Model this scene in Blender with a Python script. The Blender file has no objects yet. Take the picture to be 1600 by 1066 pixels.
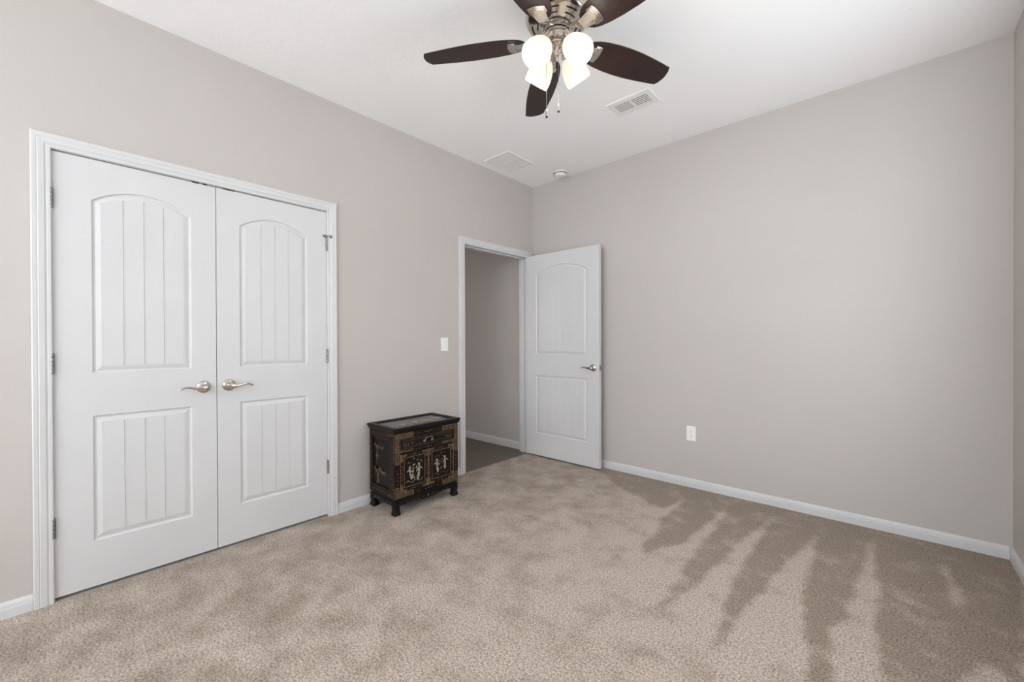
import bpy, bmesh, math, random
from mathutils import Vector, Matrix
PI = math.pi
S = bpy.context.scene
COL = S.collection
random.seed(7)

# ------------------------------------------------------------------ camera
F_PX = 649.8
r = Vector((0.74191948, 0.67048024, -0.0034245))
u = Vector((-0.00047595, 0.00563411, 0.99998401))
f = Vector((-0.67048882, 0.74190599, -0.00449917))
cam = bpy.data.objects.new('camera', bpy.data.cameras.new('camera')); COL.objects.link(cam)
M = Matrix((r, u, -f)).transposed().to_4x4(); M.translation = Vector((2.8005, -3.435, 1.1779))
cam.matrix_world = M
cam.data.sensor_width = 36; cam.data.lens = 36 * F_PX / 1600
cam.data.shift_y = 2.74 / 1600
cam.data.clip_start = 0.02
S.camera = cam

# ------------------------------------------------------------------ view, world, added daylight
S.view_settings.view_transform = 'Standard'; S.view_settings.look = 'None'
S.view_settings.gamma = 1; S.view_settings.use_curve_mapping = False
S.view_settings.exposure = -0.01
S.cycles.use_denoising = True
S.cycles.max_bounces = 12; S.cycles.diffuse_bounces = 8; S.cycles.sample_clamp_indirect = 8
W = bpy.data.worlds.new('sky'); S.world = W; W.use_nodes = True
W.node_tree.nodes['Background'].inputs[0].default_value = (0.92, 0.96, 1.0, 1)
W.node_tree.nodes['Background'].inputs[1].default_value = 4.3

T_ = .115; H = 2.806; XR = 3.297; YB = -5.20        # ceiling height, right wall, rear wall
# area light added in an unseen opening assumed behind the camera
WIN_B = (0.30, 3.15, 0.55, 2.60)         # x0 x1 z0 z1 on the rear wall
def area(name, loc, rot, sx, sy, power, col):
    l = bpy.data.lights.new(name, 'AREA'); l.shape = 'RECTANGLE'; l.size = sx; l.size_y = sy
    l.energy = power; l.color = col
    o = bpy.data.objects.new(name, l); COL.objects.link(o); o.location = loc; o.rotation_euler = rot
    return o
area('added_daylight', ((WIN_B[0]+WIN_B[1])/2, YB - .03, (WIN_B[2]+WIN_B[3])/2), (PI/2, 0, 0), WIN_B[1]-WIN_B[0], WIN_B[3]-WIN_B[2], 36, (.95, .98, 1.0))
WIN_R = (-2.40, -0.70, 0.75, 2.25)        # y0 y1 z0 z1, unseen opening assumed on the right wall for its light
for k in range(6):  # added light strips tilted upward to brighten the room; no blinds there
    area('added_daylight', (XR + .045, (WIN_R[0]+WIN_R[1])/2, WIN_R[2] + .125 + .25 * k), (0, PI/2 + math.radians(38), 0), .10, WIN_R[1]-WIN_R[0] - .04, 1.15, (.93, .97, 1.0))
area('hall_fill', (-1.35, -2.35, 1.25), (PI/2, 0, 0), .7, 1.2, 9.5, (1.0, .96, .92))  # added fill without a fixture, brightens the hall wall
BULB = 6.0; LAMP_W = 3.0      # emission of the fan's four bulbs
SHADE_GLOW = .55

# ------------------------------------------------------------------ materials
def mat(name, col=(.8, .8, .8), rough=.5, metal=0., spec=.5, coat=0.):
    m = bpy.data.materials.new(name); m.use_nodes = True
    b = m.node_tree.nodes['Principled BSDF']
    b.inputs['Base Color'].default_value = (*col, 1); b.inputs['Roughness'].default_value = rough
    b.inputs['Metallic'].default_value = metal; b.inputs['Specular IOR Level'].default_value = spec
    b.inputs['Coat Weight'].default_value = coat
    return m
def N(m, t, **kw):
    n = m.node_tree.nodes.new(t)
    for k, v in kw.items():
        if k in n.inputs: n.inputs[k].default_value = v
        else: setattr(n, k, v)
    return n
def L(m, a, b): m.node_tree.links.new(a, b)
def bsdf(m): return m.node_tree.nodes['Principled BSDF']
def bump(m, scale, strength, dist, detail=3, kind='ShaderNodeTexNoise'):
    tc = N(m, 'ShaderNodeTexCoord'); n = N(m, kind); n.inputs['Scale'].default_value = scale
    if 'Detail' in n.inputs: n.inputs['Detail'].default_value = detail
    b = N(m, 'ShaderNodeBump'); b.inputs['Strength'].default_value = strength; b.inputs['Distance'].default_value = dist
    L(m, tc.outputs['Object'], n.inputs['Vector']); L(m, n.outputs[0], b.inputs['Height']); L(m, b.outputs['Normal'], bsdf(m).inputs['Normal'])
    return tc, n, b
def tint(m, c1, c2, scale, detail=3, lo=.35, hi=.65, stretch=None):
    tc = N(m, 'ShaderNodeTexCoord'); n = N(m, 'ShaderNodeTexNoise'); n.inputs['Scale'].default_value = scale; n.inputs['Detail'].default_value = detail
    if stretch:
        mp = N(m, 'ShaderNodeMapping'); mp.inputs['Scale'].default_value = stretch
        L(m, tc.outputs['Object'], mp.inputs['Vector']); L(m, mp.outputs[0], n.inputs['Vector'])
    else: L(m, tc.outputs['Object'], n.inputs['Vector'])
    r_ = N(m, 'ShaderNodeValToRGB'); r_.color_ramp.elements[0].position = lo; r_.color_ramp.elements[1].position = hi
    r_.color_ramp.elements[0].color = (*c1, 1); r_.color_ramp.elements[1].color = (*c2, 1)
    L(m, n.outputs[0], r_.inputs[0]); L(m, r_.outputs[0], bsdf(m).inputs['Base Color'])

m_wall = mat('greige_paint', (.50, .462, .440), .75, spec=.25); bump(m_wall, 55, .25, .0012)
tint(m_wall, (.505, .473, .452), (.52, .488, .467), 1.3)
m_ceil = mat('ceiling_paint', (.80, .795, .79), .85, spec=.2); bump(m_ceil, 38, .5, .003, 4)
tint(m_ceil, (.905, .915, .925), (.915, .925, .935), 2)
m_trim = mat('white_semigloss', (.70, .70, .71), .38); bump(m_trim, 6, .04, .001)
tint(m_trim, (.60, .605, .613), (.62, .625, .633), 3)
m_door = mat('white_door_paint', (.82, .825, .835), .42)
tint(m_door, (.60, .605, .613), (.615, .62, .628), 4)
tc, n, b = bump(m_door, 60, .12, .0006, 4)
m_plastic = mat('white_plastic', (.82, .82, .81), .35); tint(m_plastic, (.81, .81, .80), (.83, .83, .82), 8)
m_nickel = mat('brushed_nickel', (.6, .55, .5), .20, 1.0); tint(m_nickel, (.56, .51, .455), (.64, .59, .54), 30, 2)
m_steel = mat('hinge_steel', (.26, .25, .24), .34, 1.0); tint(m_steel, (.22, .21, .20), (.30, .29, .28), 60, 2)
m_dark = mat('dark_void', (.012, .012, .012), .8); tint(m_dark, (.01, .01, .01), (.016, .016, .016), 20)
m_grey = mat('vent_shadow_metal', (.16, .16, .16), .6); tint(m_grey, (.14, .14, .14), (.18, .18, .18), 20)
m_blade = mat('walnut_blade', (.05, .028, .022), .42, spec=.25); tint(m_blade, (.012, .0065, .006), (.034, .018, .015), 16, 5, .3, .7, (1, 9, 1))
m_lacq = mat('black_lacquer', (.010, .010, .010), .38, spec=.13); tint(m_lacq, (.008, .008, .008), (.014, .013, .012), 12)
m_brown = mat('tortoise_brown_lacquer', (.05, .022, .014), .38, spec=.16); tint(m_brown, (.007, .004, .003), (.026, .010, .007), 42, 4, .45, .70)
m_gold = mat('gold_paint', (.3, .19, .10), .5, .1); tint(m_gold, (.26, .16, .085), (.58, .41, .25), 45)
m_bronze = mat('faded_gold_paint', (.13, .08, .045), .5, .1); tint(m_bronze, (.085, .05, .028), (.19, .12, .065), 40)
m_pearl = mat('mother_of_pearl', (.4, .38, .32), .35); tint(m_pearl, (.12, .12, .10), (.42, .38, .31), 70)
m_rust = mat('rust_brown_paint', (.16, .05, .025), .4); tint(m_rust, (.09, .03, .02), (.22, .08, .04), 60)
m_brass = mat('aged_brass', (.30, .24, .16), .35, 1.0); tint(m_brass, (.24, .19, .12), (.36, .30, .20), 50)

# wood grain bump for the blades
# carpet: beige pile with nap direction stored as an attribute of the floor mesh
def carpet(name, light, dark, k):
    m = mat(name, light, .95, spec=.05)
    bs = bsdf(m); bs.inputs['Sheen Weight'].default_value = .15; bs.inputs['Sheen Roughness'].default_value = .6
    tc = N(m, 'ShaderNodeTexCoord')
    at = N(m, 'ShaderNodeAttribute', attribute_name='nap')
    n1 = N(m, 'ShaderNodeTexNoise'); n1.inputs['Scale'].default_value = 26; n1.inputs['Detail'].default_value = 3
    n2 = N(m, 'ShaderNodeTexNoise'); n2.inputs['Scale'].default_value = 5.5; n2.inputs['Detail'].default_value = 5; n2.inputs['Roughness'].default_value = .62
    for n in (n1, n2): L(m, tc.outputs['Object'], n.inputs['Vector'])
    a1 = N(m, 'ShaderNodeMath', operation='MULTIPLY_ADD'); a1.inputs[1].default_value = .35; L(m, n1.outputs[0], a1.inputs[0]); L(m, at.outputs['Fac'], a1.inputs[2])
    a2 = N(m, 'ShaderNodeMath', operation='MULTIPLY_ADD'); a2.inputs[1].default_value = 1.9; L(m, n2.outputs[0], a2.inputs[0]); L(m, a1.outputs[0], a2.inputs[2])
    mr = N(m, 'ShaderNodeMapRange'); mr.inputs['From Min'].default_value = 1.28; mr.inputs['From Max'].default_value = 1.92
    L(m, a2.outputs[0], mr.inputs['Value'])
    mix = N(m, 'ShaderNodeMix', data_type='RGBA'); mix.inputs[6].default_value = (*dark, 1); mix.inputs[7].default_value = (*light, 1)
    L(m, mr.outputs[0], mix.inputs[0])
    # yarn tufts
    v = N(m, 'ShaderNodeTexNoise'); v.inputs['Scale'].default_value = 125; v.inputs['Detail'].default_value = 3; v.inputs['Roughness'].default_value = .75
    v2 = N(m, 'ShaderNodeTexVoronoi'); v2.inputs['Scale'].default_value = 110
    for n in (v, v2): L(m, tc.outputs['Object'], n.inputs['Vector'])
    rr = N(m, 'ShaderNodeMapRange'); rr.inputs['From Min'].default_value = .36; rr.inputs['From Max'].default_value = .60; rr.inputs['To Min'].default_value = .36; rr.inputs['To Max'].default_value = 1.22
    L(m, v.outputs[0], rr.inputs['Value'])
    mul = N(m, 'ShaderNodeMix', data_type='RGBA', blend_type='MULTIPLY'); mul.inputs[0].default_value = 1
    L(m, mix.outputs[2], mul.inputs[6]); L(m, rr.outputs[0], mul.inputs[7]); L(m, mul.outputs[2], bs.inputs['Base Color'])
    ad = N(m, 'ShaderNodeMath', operation='ADD'); L(m, v.outputs[0], ad.inputs[0]); L(m, v2.outputs['Distance'], ad.inputs[1])
    bp = N(m, 'ShaderNodeBump'); bp.inputs['Strength'].default_value = .7; bp.inputs['Distance'].default_value = .004
    L(m, ad.outputs[0], bp.inputs['Height']); L(m, bp.outputs[0], bs.inputs['Normal'])
    return m
m_carpet = carpet('beige_carpet', (.515, .428, .358), (.300, .236, .180), 1)
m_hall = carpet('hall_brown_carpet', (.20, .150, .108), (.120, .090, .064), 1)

def glow_glass():
    m = bpy.data.materials.new('frosted_lit_glass'); m.use_nodes = True; nt = m.node_tree; nt.nodes.clear()
    o = nt.nodes.new('ShaderNodeOutputMaterial'); d = nt.nodes.new('ShaderNodeBsdfDiffuse'); t = nt.nodes.new('ShaderNodeBsdfTranslucent')
    tr = nt.nodes.new('ShaderNodeBsdfTransparent'); e = nt.nodes.new('ShaderNodeEmission'); tc = nt.nodes.new('ShaderNodeTexCoord'); n = nt.nodes.new('ShaderNodeTexNoise')
    n.inputs['Scale'].default_value = 9; rp = nt.nodes.new('ShaderNodeValToRGB')
    rp.color_ramp.elements[0].color = (1.0, .90, .74, 1); rp.color_ramp.elements[1].color = (1.0, .94, .84, 1)
    nt.links.new(tc.outputs['Object'], n.inputs['Vector']); nt.links.new(n.outputs[0], rp.inputs[0]); nt.links.new(rp.outputs[0], e.inputs[0])
    d.inputs[0].default_value = (.42, .40, .37, 1); t.inputs[0].default_value = (.95, .90, .82, 1); e.inputs[1].default_value = SHADE_GLOW
    a = nt.nodes.new('ShaderNodeMixShader'); a.inputs[0].default_value = .10; nt.links.new(d.outputs[0], a.inputs[1]); nt.links.new(t.outputs[0], a.inputs[2])
    b2 = nt.nodes.new('ShaderNodeMixShader'); b2.inputs[0].default_value = .01; nt.links.new(a.outputs[0], b2.inputs[1]); nt.links.new(tr.outputs[0], b2.inputs[2])
    s = nt.nodes.new('ShaderNodeAddShader'); nt.links.new(b2.outputs[0], s.inputs[0]); nt.links.new(e.outputs[0], s.inputs[1]); nt.links.new(s.outputs[0], o.inputs[0])
    return m
m_shade = glow_glass()
def emis(name, col, st):
    m = bpy.data.materials.new(name); m.use_nodes = True; nt = m.node_tree; nt.nodes.clear()
    o = nt.nodes.new('ShaderNodeOutputMaterial'); e = nt.nodes.new('ShaderNodeEmission'); e.inputs[0].default_value = (*col, 1); e.inputs[1].default_value = st
    nt.links.new(e.outputs[0], o.inputs[0]); return m
m_bulb = emis('lit_bulb', (1.0, .93, .82), BULB)
m_glasspane = bpy.data.materials.new('window_pane'); m_glasspane.use_nodes = True
nt = m_glasspane.node_tree; nt.nodes.clear()
_o = nt.nodes.new('ShaderNodeOutputMaterial'); _t = nt.nodes.new('ShaderNodeBsdfTransparent'); _g = nt.nodes.new('ShaderNodeBsdfGlossy'); _g.inputs['Roughness'].default_value = .02
_m = nt.nodes.new('ShaderNodeMixShader'); _m.inputs[0].default_value = .06
nt.links.new(_t.outputs[0], _m.inputs[1]); nt.links.new(_g.outputs[0], _m.inputs[2]); nt.links.new(_m.outputs[0], _o.inputs[0])

# ------------------------------------------------------------------ helpers
def obj(name, bm, m, parent=None, smooth=False, loc=(0, 0, 0), label=None):
    bmesh.ops.recalc_face_normals(bm, faces=bm.faces[:])
    me = bpy.data.meshes.new(name); bm.to_mesh(me); bm.free()
    ms = m if isinstance(m, (list, tuple)) else [m]
    for x in ms: me.materials.append(x)
    if smooth:
        me.polygons.foreach_set('use_smooth', [True] * len(me.polygons))
        try: me.set_sharp_from_angle(angle=math.radians(38))
        except Exception: pass
    o = bpy.data.objects.new(name, me); COL.objects.link(o); o.location = loc
    if parent: o.parent = parent
    if label: o['label'] = label
    return o
def struct(o): o['kind'] = 'structure'; return o
def thing(name, label, cat, loc=(0, 0, 0), group=None):
    o = bpy.data.objects.new(name, None); COL.objects.link(o); o.location = loc; o.empty_display_size = .1
    o['label'] = label; o['category'] = cat
    if group: o['group'] = group
    return o
def box(bm, x0, x1, y0, y1, z0, z1, bev=0., mi=0):
    vs = [bm.verts.new((x, y, z)) for x in (x0, x1) for y in (y0, y1) for z in (z0, z1)]
    fs = [bm.faces.new([vs[i] for i in q]) for q in ((0, 1, 3, 2), (4, 6, 7, 5), (0, 4, 5, 1), (2, 3, 7, 6), (0, 2, 6, 4), (1, 5, 7, 3))]
    for q in fs: q.material_index = mi
    if bev:
        es = list({e for q in fs for e in q.edges})
        rb = bmesh.ops.bevel(bm, geom=es, offset=bev, segments=2, affect='EDGES', profile=.6)
        for q in rb['faces']: q.material_index = mi
    return fs
def bx(*a, **k):
    bm = bmesh.new(); box(bm, *a, **k); return bm
def lathe(bm, prof, n=32, mtx=None, cap=False):
    rings = []
    for (rr, z) in prof:
        ring = []
        for i in range(n):
            t = 2 * PI * i / n; p = Vector((rr * math.cos(t), rr * math.sin(t), z))
            if mtx is not None: p = mtx @ p
            ring.append(bm.verts.new(p))
        rings.append(ring)
    for a, b_ in zip(rings, rings[1:]):
        for i in range(n): bm.faces.new((a[i], a[(i+1) % n], b_[(i+1) % n], b_[i]))
    if cap:
        bm.faces.new(rings[0]); bm.faces.new(rings[-1])
    return bm
def tube(bm, pts, rad, n=10, flat=1.0, up=Vector((0, 0, 1)), cap=True):
    pts = [Vector(p) for p in pts]; rings = []
    for i, p in enumerate(pts):
        d = (pts[min(i+1, len(pts)-1)] - pts[max(i-1, 0)]).normalized()
        s = d.cross(up)
        if s.length < 1e-4: s = d.cross(Vector((1, 0, 0)))
        s.normalize(); w = s.cross(d); rr = rad[i] if isinstance(rad, (list, tuple)) else rad
        rings.append([bm.verts.new(p + rr * (math.cos(2*PI*k/n) * s + flat * math.sin(2*PI*k/n) * w)) for k in range(n)])
    for a, b_ in zip(rings, rings[1:]):
        for k in range(n): bm.faces.new((a[k], a[(k+1) % n], b_[(k+1) % n], b_[k]))
    if cap: bm.faces.new(rings[0]); bm.faces.new(rings[-1])
def prism(bm, pts, to3, d0, d1, mi=0):
    """closed outline pts (u,v) -> solid between depth d0 and d1 through to3(u,v,d)"""
    a = [bm.verts.new(to3(p[0], p[1], d0)) for p in pts]; b_ = [bm.verts.new(to3(p[0], p[1], d1)) for p in pts]
    fs = [bm.faces.new(a), bm.faces.new(b_)]
    for i in range(len(pts)): j = (i+1) % len(pts); fs.append(bm.faces.new((a[i], a[j], b_[j], b_[i])))
    for q in fs: q.material_index = mi
def sweep(bm, prof, path, close=False):
    """prof: list of point lists (already mitred loops) bridged in order"""
    loops = [[bm.verts.new(p) for p in lp] for lp in prof]
    k = len(loops[0])
    for a, b_ in zip(loops, loops[1:]):
        for i in range(k-1): bm.faces.new((a[i], a[i+1], b_[i+1], b_[i]))
    bm.faces.new([lp[0] for lp in loops]); bm.faces.new([lp[-1] for lp in loops])

def absorb(parent, *kids):
    """surface pattern joins its part's own mesh, with its own material slot"""
    me = parent.data; bm = bmesh.new(); bm.from_mesh(me)
    for k in kids:
        n0 = len(bm.faces); idx = len(me.materials); me.materials.append(k.data.materials[0])
        bm.from_mesh(k.data); bm.faces.ensure_lookup_table()
        for q in bm.faces[n0:]: q.material_index = idx
        d = k.data; bpy.data.objects.remove(k); bpy.data.meshes.remove(d)
    bm.to_mesh(me); bm.free()

# ------------------------------------------------------------------ room shell
T = .115
EO0, EO1, EZ = -.972, -.081, 2.055        # rough entry opening
CO0, CO1, CZ = -3.448, -2.178, 2.066      # rough closet opening
bm = bmesh.new()                           # wall with the closet and the entry: solid pieces around the openings
for (a, b_, z0, z1) in ((YB - .1, CO0, 0, H),  (CO0, CO1, CZ, H), (CO1, EO0, 0, H), (EO0, EO1, EZ, H), (EO1, 0, 0, H)):
    box(bm, -T, 0, a, b_, z0, z1)
struct(obj('wall_left', bm, m_wall))
struct(obj('wall_back', bx(-T, XR + .1, 0, .1, 0, H), m_wall))
bm = bmesh.new(); y0, y1, z0, z1 = WIN_R
for a, b_, c, d in ((YB - .1, y0, 0, H), (y1, 0, 0, H), (y0, y1, 0, z0), (y0, y1, z1, H)): box(bm, XR, XR + .1, a, b_, c, d)
struct(obj('wall_right', bm, m_wall))
bm = bmesh.new()
x0, x1, z0, z1 = WIN_B
for a, b_, c, d in ((0, x0, 0, H), (x1, XR, 0, H), (x0, x1, 0, z0), (x0, x1, z1, H)): box(bm, a, b_, YB - .1, YB, c, d)
struct(obj('wall_rear', bm, m_wall))
struct(obj('ceiling', bx(-2.0, XR + .1, YB - .1, .1, H, H + .1), m_ceil))
# assumed windows out of the frame, added for their light, behind and right of the camera
def unseen_window(name, p, q, z0, z1, axis):
    bm = bmesh.new(); w = .05
    def b4(a, b_, c, d):
        if axis == 'x': box(bm, XR + .062, XR + .098, a, b_, c, d, .004)
        else: box(bm, a, b_, YB - .07, YB - .02, c, d, .004)
    b4(p, p + w, z0, z1); b4(q - w, q, z0, z1); b4(p + w, q - w, z0, z0 + w); b4(p + w, q - w, z1 - w, z1); b4(p + w, q - w, (z0+z1)/2 - .02, (z0+z1)/2 + .02)
    o = struct(obj(name, bm, m_trim))
    bm = bmesh.new()
    if axis == 'x': box(bm, XR + .085, XR + .089, p, q, z0, z1)
    else: box(bm, p, q, YB - .079, YB - .075, z0, z1)
    obj('pane', bm, m_glasspane, o)
unseen_window('unseen_window_1', *WIN_B, 'y'); unseen_window('unseen_window_2', *WIN_R, 'x')

# floor mesh with the vacuumed nap as an attribute
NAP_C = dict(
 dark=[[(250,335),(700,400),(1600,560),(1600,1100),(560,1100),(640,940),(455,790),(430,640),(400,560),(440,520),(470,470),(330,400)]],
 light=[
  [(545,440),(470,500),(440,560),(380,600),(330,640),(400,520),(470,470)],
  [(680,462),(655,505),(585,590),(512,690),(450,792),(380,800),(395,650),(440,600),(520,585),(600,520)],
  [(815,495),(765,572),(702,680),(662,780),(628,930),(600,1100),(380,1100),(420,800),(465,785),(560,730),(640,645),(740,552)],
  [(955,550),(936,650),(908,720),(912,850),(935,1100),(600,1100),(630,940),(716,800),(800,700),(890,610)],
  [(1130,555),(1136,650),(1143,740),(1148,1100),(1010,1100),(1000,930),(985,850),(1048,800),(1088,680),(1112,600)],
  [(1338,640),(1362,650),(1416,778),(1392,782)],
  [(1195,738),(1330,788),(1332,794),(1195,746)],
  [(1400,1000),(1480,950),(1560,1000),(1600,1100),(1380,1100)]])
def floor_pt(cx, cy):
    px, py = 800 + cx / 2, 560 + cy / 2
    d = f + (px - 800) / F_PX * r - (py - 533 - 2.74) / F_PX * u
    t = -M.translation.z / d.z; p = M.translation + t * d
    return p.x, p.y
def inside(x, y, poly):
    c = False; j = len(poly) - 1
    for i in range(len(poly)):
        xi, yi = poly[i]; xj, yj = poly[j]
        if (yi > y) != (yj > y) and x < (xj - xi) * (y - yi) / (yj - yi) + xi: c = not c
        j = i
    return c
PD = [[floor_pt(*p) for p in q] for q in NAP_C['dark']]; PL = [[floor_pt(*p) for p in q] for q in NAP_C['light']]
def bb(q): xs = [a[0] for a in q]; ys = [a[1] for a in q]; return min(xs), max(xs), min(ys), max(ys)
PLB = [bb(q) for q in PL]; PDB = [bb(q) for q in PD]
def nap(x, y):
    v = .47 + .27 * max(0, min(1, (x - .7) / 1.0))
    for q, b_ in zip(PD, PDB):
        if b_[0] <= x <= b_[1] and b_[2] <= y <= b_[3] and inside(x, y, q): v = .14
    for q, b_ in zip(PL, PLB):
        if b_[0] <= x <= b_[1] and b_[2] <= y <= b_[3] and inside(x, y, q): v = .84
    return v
nx, ny = 240, 320
xs = [0 + (XR + .05) * i / nx for i in range(nx + 1)]; ys = [YB - .05 + (-YB + .06) * j / ny for j in range(ny + 1)]
verts = [(x, y, 0) for y in ys for x in xs]
faces = [(j*(nx+1)+i, j*(nx+1)+i+1, (j+1)*(nx+1)+i+1, (j+1)*(nx+1)+i) for j in range(ny) for i in range(nx)]
me = bpy.data.meshes.new('floor'); me.from_pydata(verts, [], faces); me.materials.append(m_carpet)
raw = [[nap(x, y) for x in xs] for y in ys]
at = me.attributes.new('nap', 'FLOAT', 'POINT')
vals = []
for j in range(ny + 1):
    for i in range(nx + 1):
        s = c = 0
        for dj in (-1, 0, 1):
            for di in (-1, 0, 1):
                if 0 <= j + dj <= ny and 0 <= i + di <= nx: s += raw[j+dj][i+di]; c += 1
        vals.append(s / c)
at.data.foreach_set('value', vals)
fl = bpy.data.objects.new('floor', me); COL.objects.link(fl); struct(fl)
struct(obj('floor', bx(-.5, XR + .1, YB - .1, .1, -.12, -.02), m_dark)).name = 'floor_slab'
bpy.data.objects['floor_slab'].name = 'floor'

# hall behind the entry
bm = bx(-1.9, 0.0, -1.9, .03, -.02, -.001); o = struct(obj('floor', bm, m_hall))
struct(obj('wall_hall', bx(-1.9, -T, -.03, .1, 0, H), m_wall))
struct(obj('wall_hall_end', bx(-2.0, -1.9, -2.6, .1, 0, H), m_wall))
struct(obj('wall_hall_side', bx(-1.9, -T, -2.6, -2.5, 0, H), m_wall))

# baseboards
BP = [(0, 0), (.0145, 0), (.0145, .040), (.0125, .043), (.0125, .046), (.0115, .055), (.0085, .062), (.006, .0665), (0, .068)]
def baseboard(name, fn, a, b_):
    bm = bmesh.new(); sweep(bm, [[fn(a, t, z), fn(b_, t, z)] for (t, z) in BP], None)
    return struct(obj(name, bm, m_trim))
lf = lambda y, t, z: (t, y, z)
baseboard('baseboard_left', lf, YB, -3.4965); baseboard('baseboard_left', lf, -2.129, -1.0345); baseboard('baseboard_left', lf, -.0150, 0)
baseboard('baseboard_back', lambda x, t, z: (x, -t, z), .0145, XR - .0145)
baseboard('baseboard_right', lambda y, t, z: (XR - t, y, z), YB, 0)
baseboard('baseboard_rear', lambda x, t, z: (x, YB + t, z), .0145, XR - .0145)
baseboard('baseboard_hall', lambda x, t, z: (x, -.03 - t, z * 1.18), -1.9, -T)

# casings (mitred, stepped profile) and jambs
CP = [(0, 0), (0, .0105), (.003, .0125), (.012, .0130), (.014, .0110), (.017, .0110), (.022, .0145), (.040, .0165), (.043, .0150), (.046, .0165), (.0585, .0175), (.0625, .0150), (.0625, 0)]
def casing(name, ya, yb, zt, x=0., s=1, width=.0625):
    k = width / .0625; bm = bmesh.new()
    loops = [[(x + s*t, ya - w*k, 0), (x + s*t, ya - w*k, zt + w*k), (x + s*t, yb + w*k, zt + w*k), (x + s*t, yb + w*k, 0)] for (w, t) in CP]
    sweep(bm, loops, None); return struct(obj(name, bm, m_trim))
casing('trim_1', -3.433, -2.1924, 2.0533)
casing('trim_2', -.9705, -.0790, 2.0425)
casing('trim_3', -.9705, -.0790, 2.0425, -T, -1)
def jamb(name, ya, yb, zt, o0, o1, oz, stopx):
    bm = bmesh.new()
    box(bm, -T, .0, o0, ya, 0, zt); box(bm, -T, .0, yb, o1, 0, zt); box(bm, -T, .0, o0, o1, zt, oz)
    for a, b_, c, d in ((ya, ya + .011, 0, zt - .011), (yb - .011, yb, 0, zt - .011), (ya, yb, zt - .011, zt)):
        box(bm, stopx - .035, stopx, a, b_, c, d, .002)
    return struct(obj(name, bm, m_trim))
jamb('trim_4', -3.4365, -2.1890, 2.0515, CO0, CO1, CZ, -.040)
jamb('trim_5', -.9600, -.0930, 2.0440, EO0, EO1, EZ, -.040)
# strike plates of the ball catches in the closet head jamb
for ya, yb in ((-2.909, -2.880), (-2.868, -2.850), (-2.790, -2.735)):
    pass
# closet inside is closed and dark
bm = bmesh.new(); box(bm, -.72, -.70, -3.60, -2.05, 0, 2.5); box(bm, -.70, -T, -2.05, -1.90, -.02, -.001); box(bm, -1.9, -.70, -2.6, -1.90, -.02, -.001); box(bm, -.70, -T, -3.62, -3.60, 0, 2.5); box(bm, -.70, -T, -2.05, -2.03, 0, 2.5); box(bm, -.72, -T, -3.62, -2.03, 2.5, 2.52); box(bm, -.72, 0, -3.62, -2.03, -.02, -.001)
struct(obj('wall_closet', bm, m_wall))

# ------------------------------------------------------------------ panelled door leaves
def arch_loop(ya, yb, za, zs, rise, off, n=18):
    """outline of a panel with an arched head, inset by off; ordered"""
    a, b_ = ya + off, yb - off; lo = za + off
    pts = [(a, lo), (b_, lo)]
    for i in range(n + 1):
        t = i / n; y = b_ + (a - b_) * t
        pts.append((y, head(y, ya, yb, zs, rise) - off))
    return pts
def head(y, ya, yb, zs, rise):
    if rise == 0: return zs
    c = (ya + yb) / 2; hw = (yb - ya) / 2; R_ = (hw*hw + rise*rise) / (2*rise)
    return zs + rise - R_ + math.sqrt(max(R_*R_ - (y - c)**2, 0))
PROF = [(0, 0), (.0025, .0012), (.006, .0065), (.013, .0075), (.018, .0055), (.030, .0022), (.034, .0016), (.0365, .0016), (.0365, .0075)]
def leaf_face(bm, W_, z0, z1, panels, to3, grooves=3):
    """front of a leaf: flat sheet with two moulded panels. coordinates (s,z,depth)"""
    outer = [(0, z0), (W_, z0), (W_, z1), (0, z1)]
    edges = []
    def ring(pts):
        vs = [bm.verts.new(to3(p[0], p[1], 0)) for p in pts]
        return vs, [bm.edges.new((vs[i], vs[(i+1) % len(vs)])) for i in range(len(vs))]
    vs, es = ring(outer); edges += es; outv = vs
    for (a, b_, za, zs, rise) in panels:
        n = 18 if rise else 1
        vs, es = ring(arch_loop(a, b_, za, zs, rise, 0, n)); edges += es
        prev = vs
        for (off, dep) in PROF[1:]:
            cur = [bm.verts.new(to3(p[0], p[1], dep)) for p in arch_loop(a, b_, za, zs, rise, off, n)]
            for i in range(len(cur)):
                j = (i+1) % len(cur); bm.faces.new((prev[i], prev[j], cur[j], cur[i]))
            prev = cur
        off = PROF[-1][0]; A, B = a + off - .0003, b_ - off + .0003; ss = []
        gs = [A + (B - A) * (k + 1) / (grooves + 1) for k in range(grooves)]
        ns = 30
        base = [A + (B - A) * k / ns for k in range(ns + 1)]
        base = [s for s in base if all(abs(s - g) > .0052 for g in gs)]
        samp = [(s, .0016) for s in base]
        for g in gs: samp += [(g - .0045, .0016), (g - .0038, .0008), (g - .0026, .0026), (g - .0012, .0045), (g + .0012, .0045), (g + .0026, .0026), (g + .0038, .0008), (g + .0045, .0016)]
        samp.sort()
        col = [(bm.verts.new(to3(s, za + off - .0002, d)), bm.verts.new(to3(s, head(s, a, b_, zs, rise) - off + .0002, d))) for s, d in samp]
        for p, q in zip(col, col[1:]): bm.faces.new((p[0], q[0], q[1], p[1]))
    bmesh.ops.triangle_fill(bm, use_beauty=True, edges=edges)
    return outv
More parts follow.
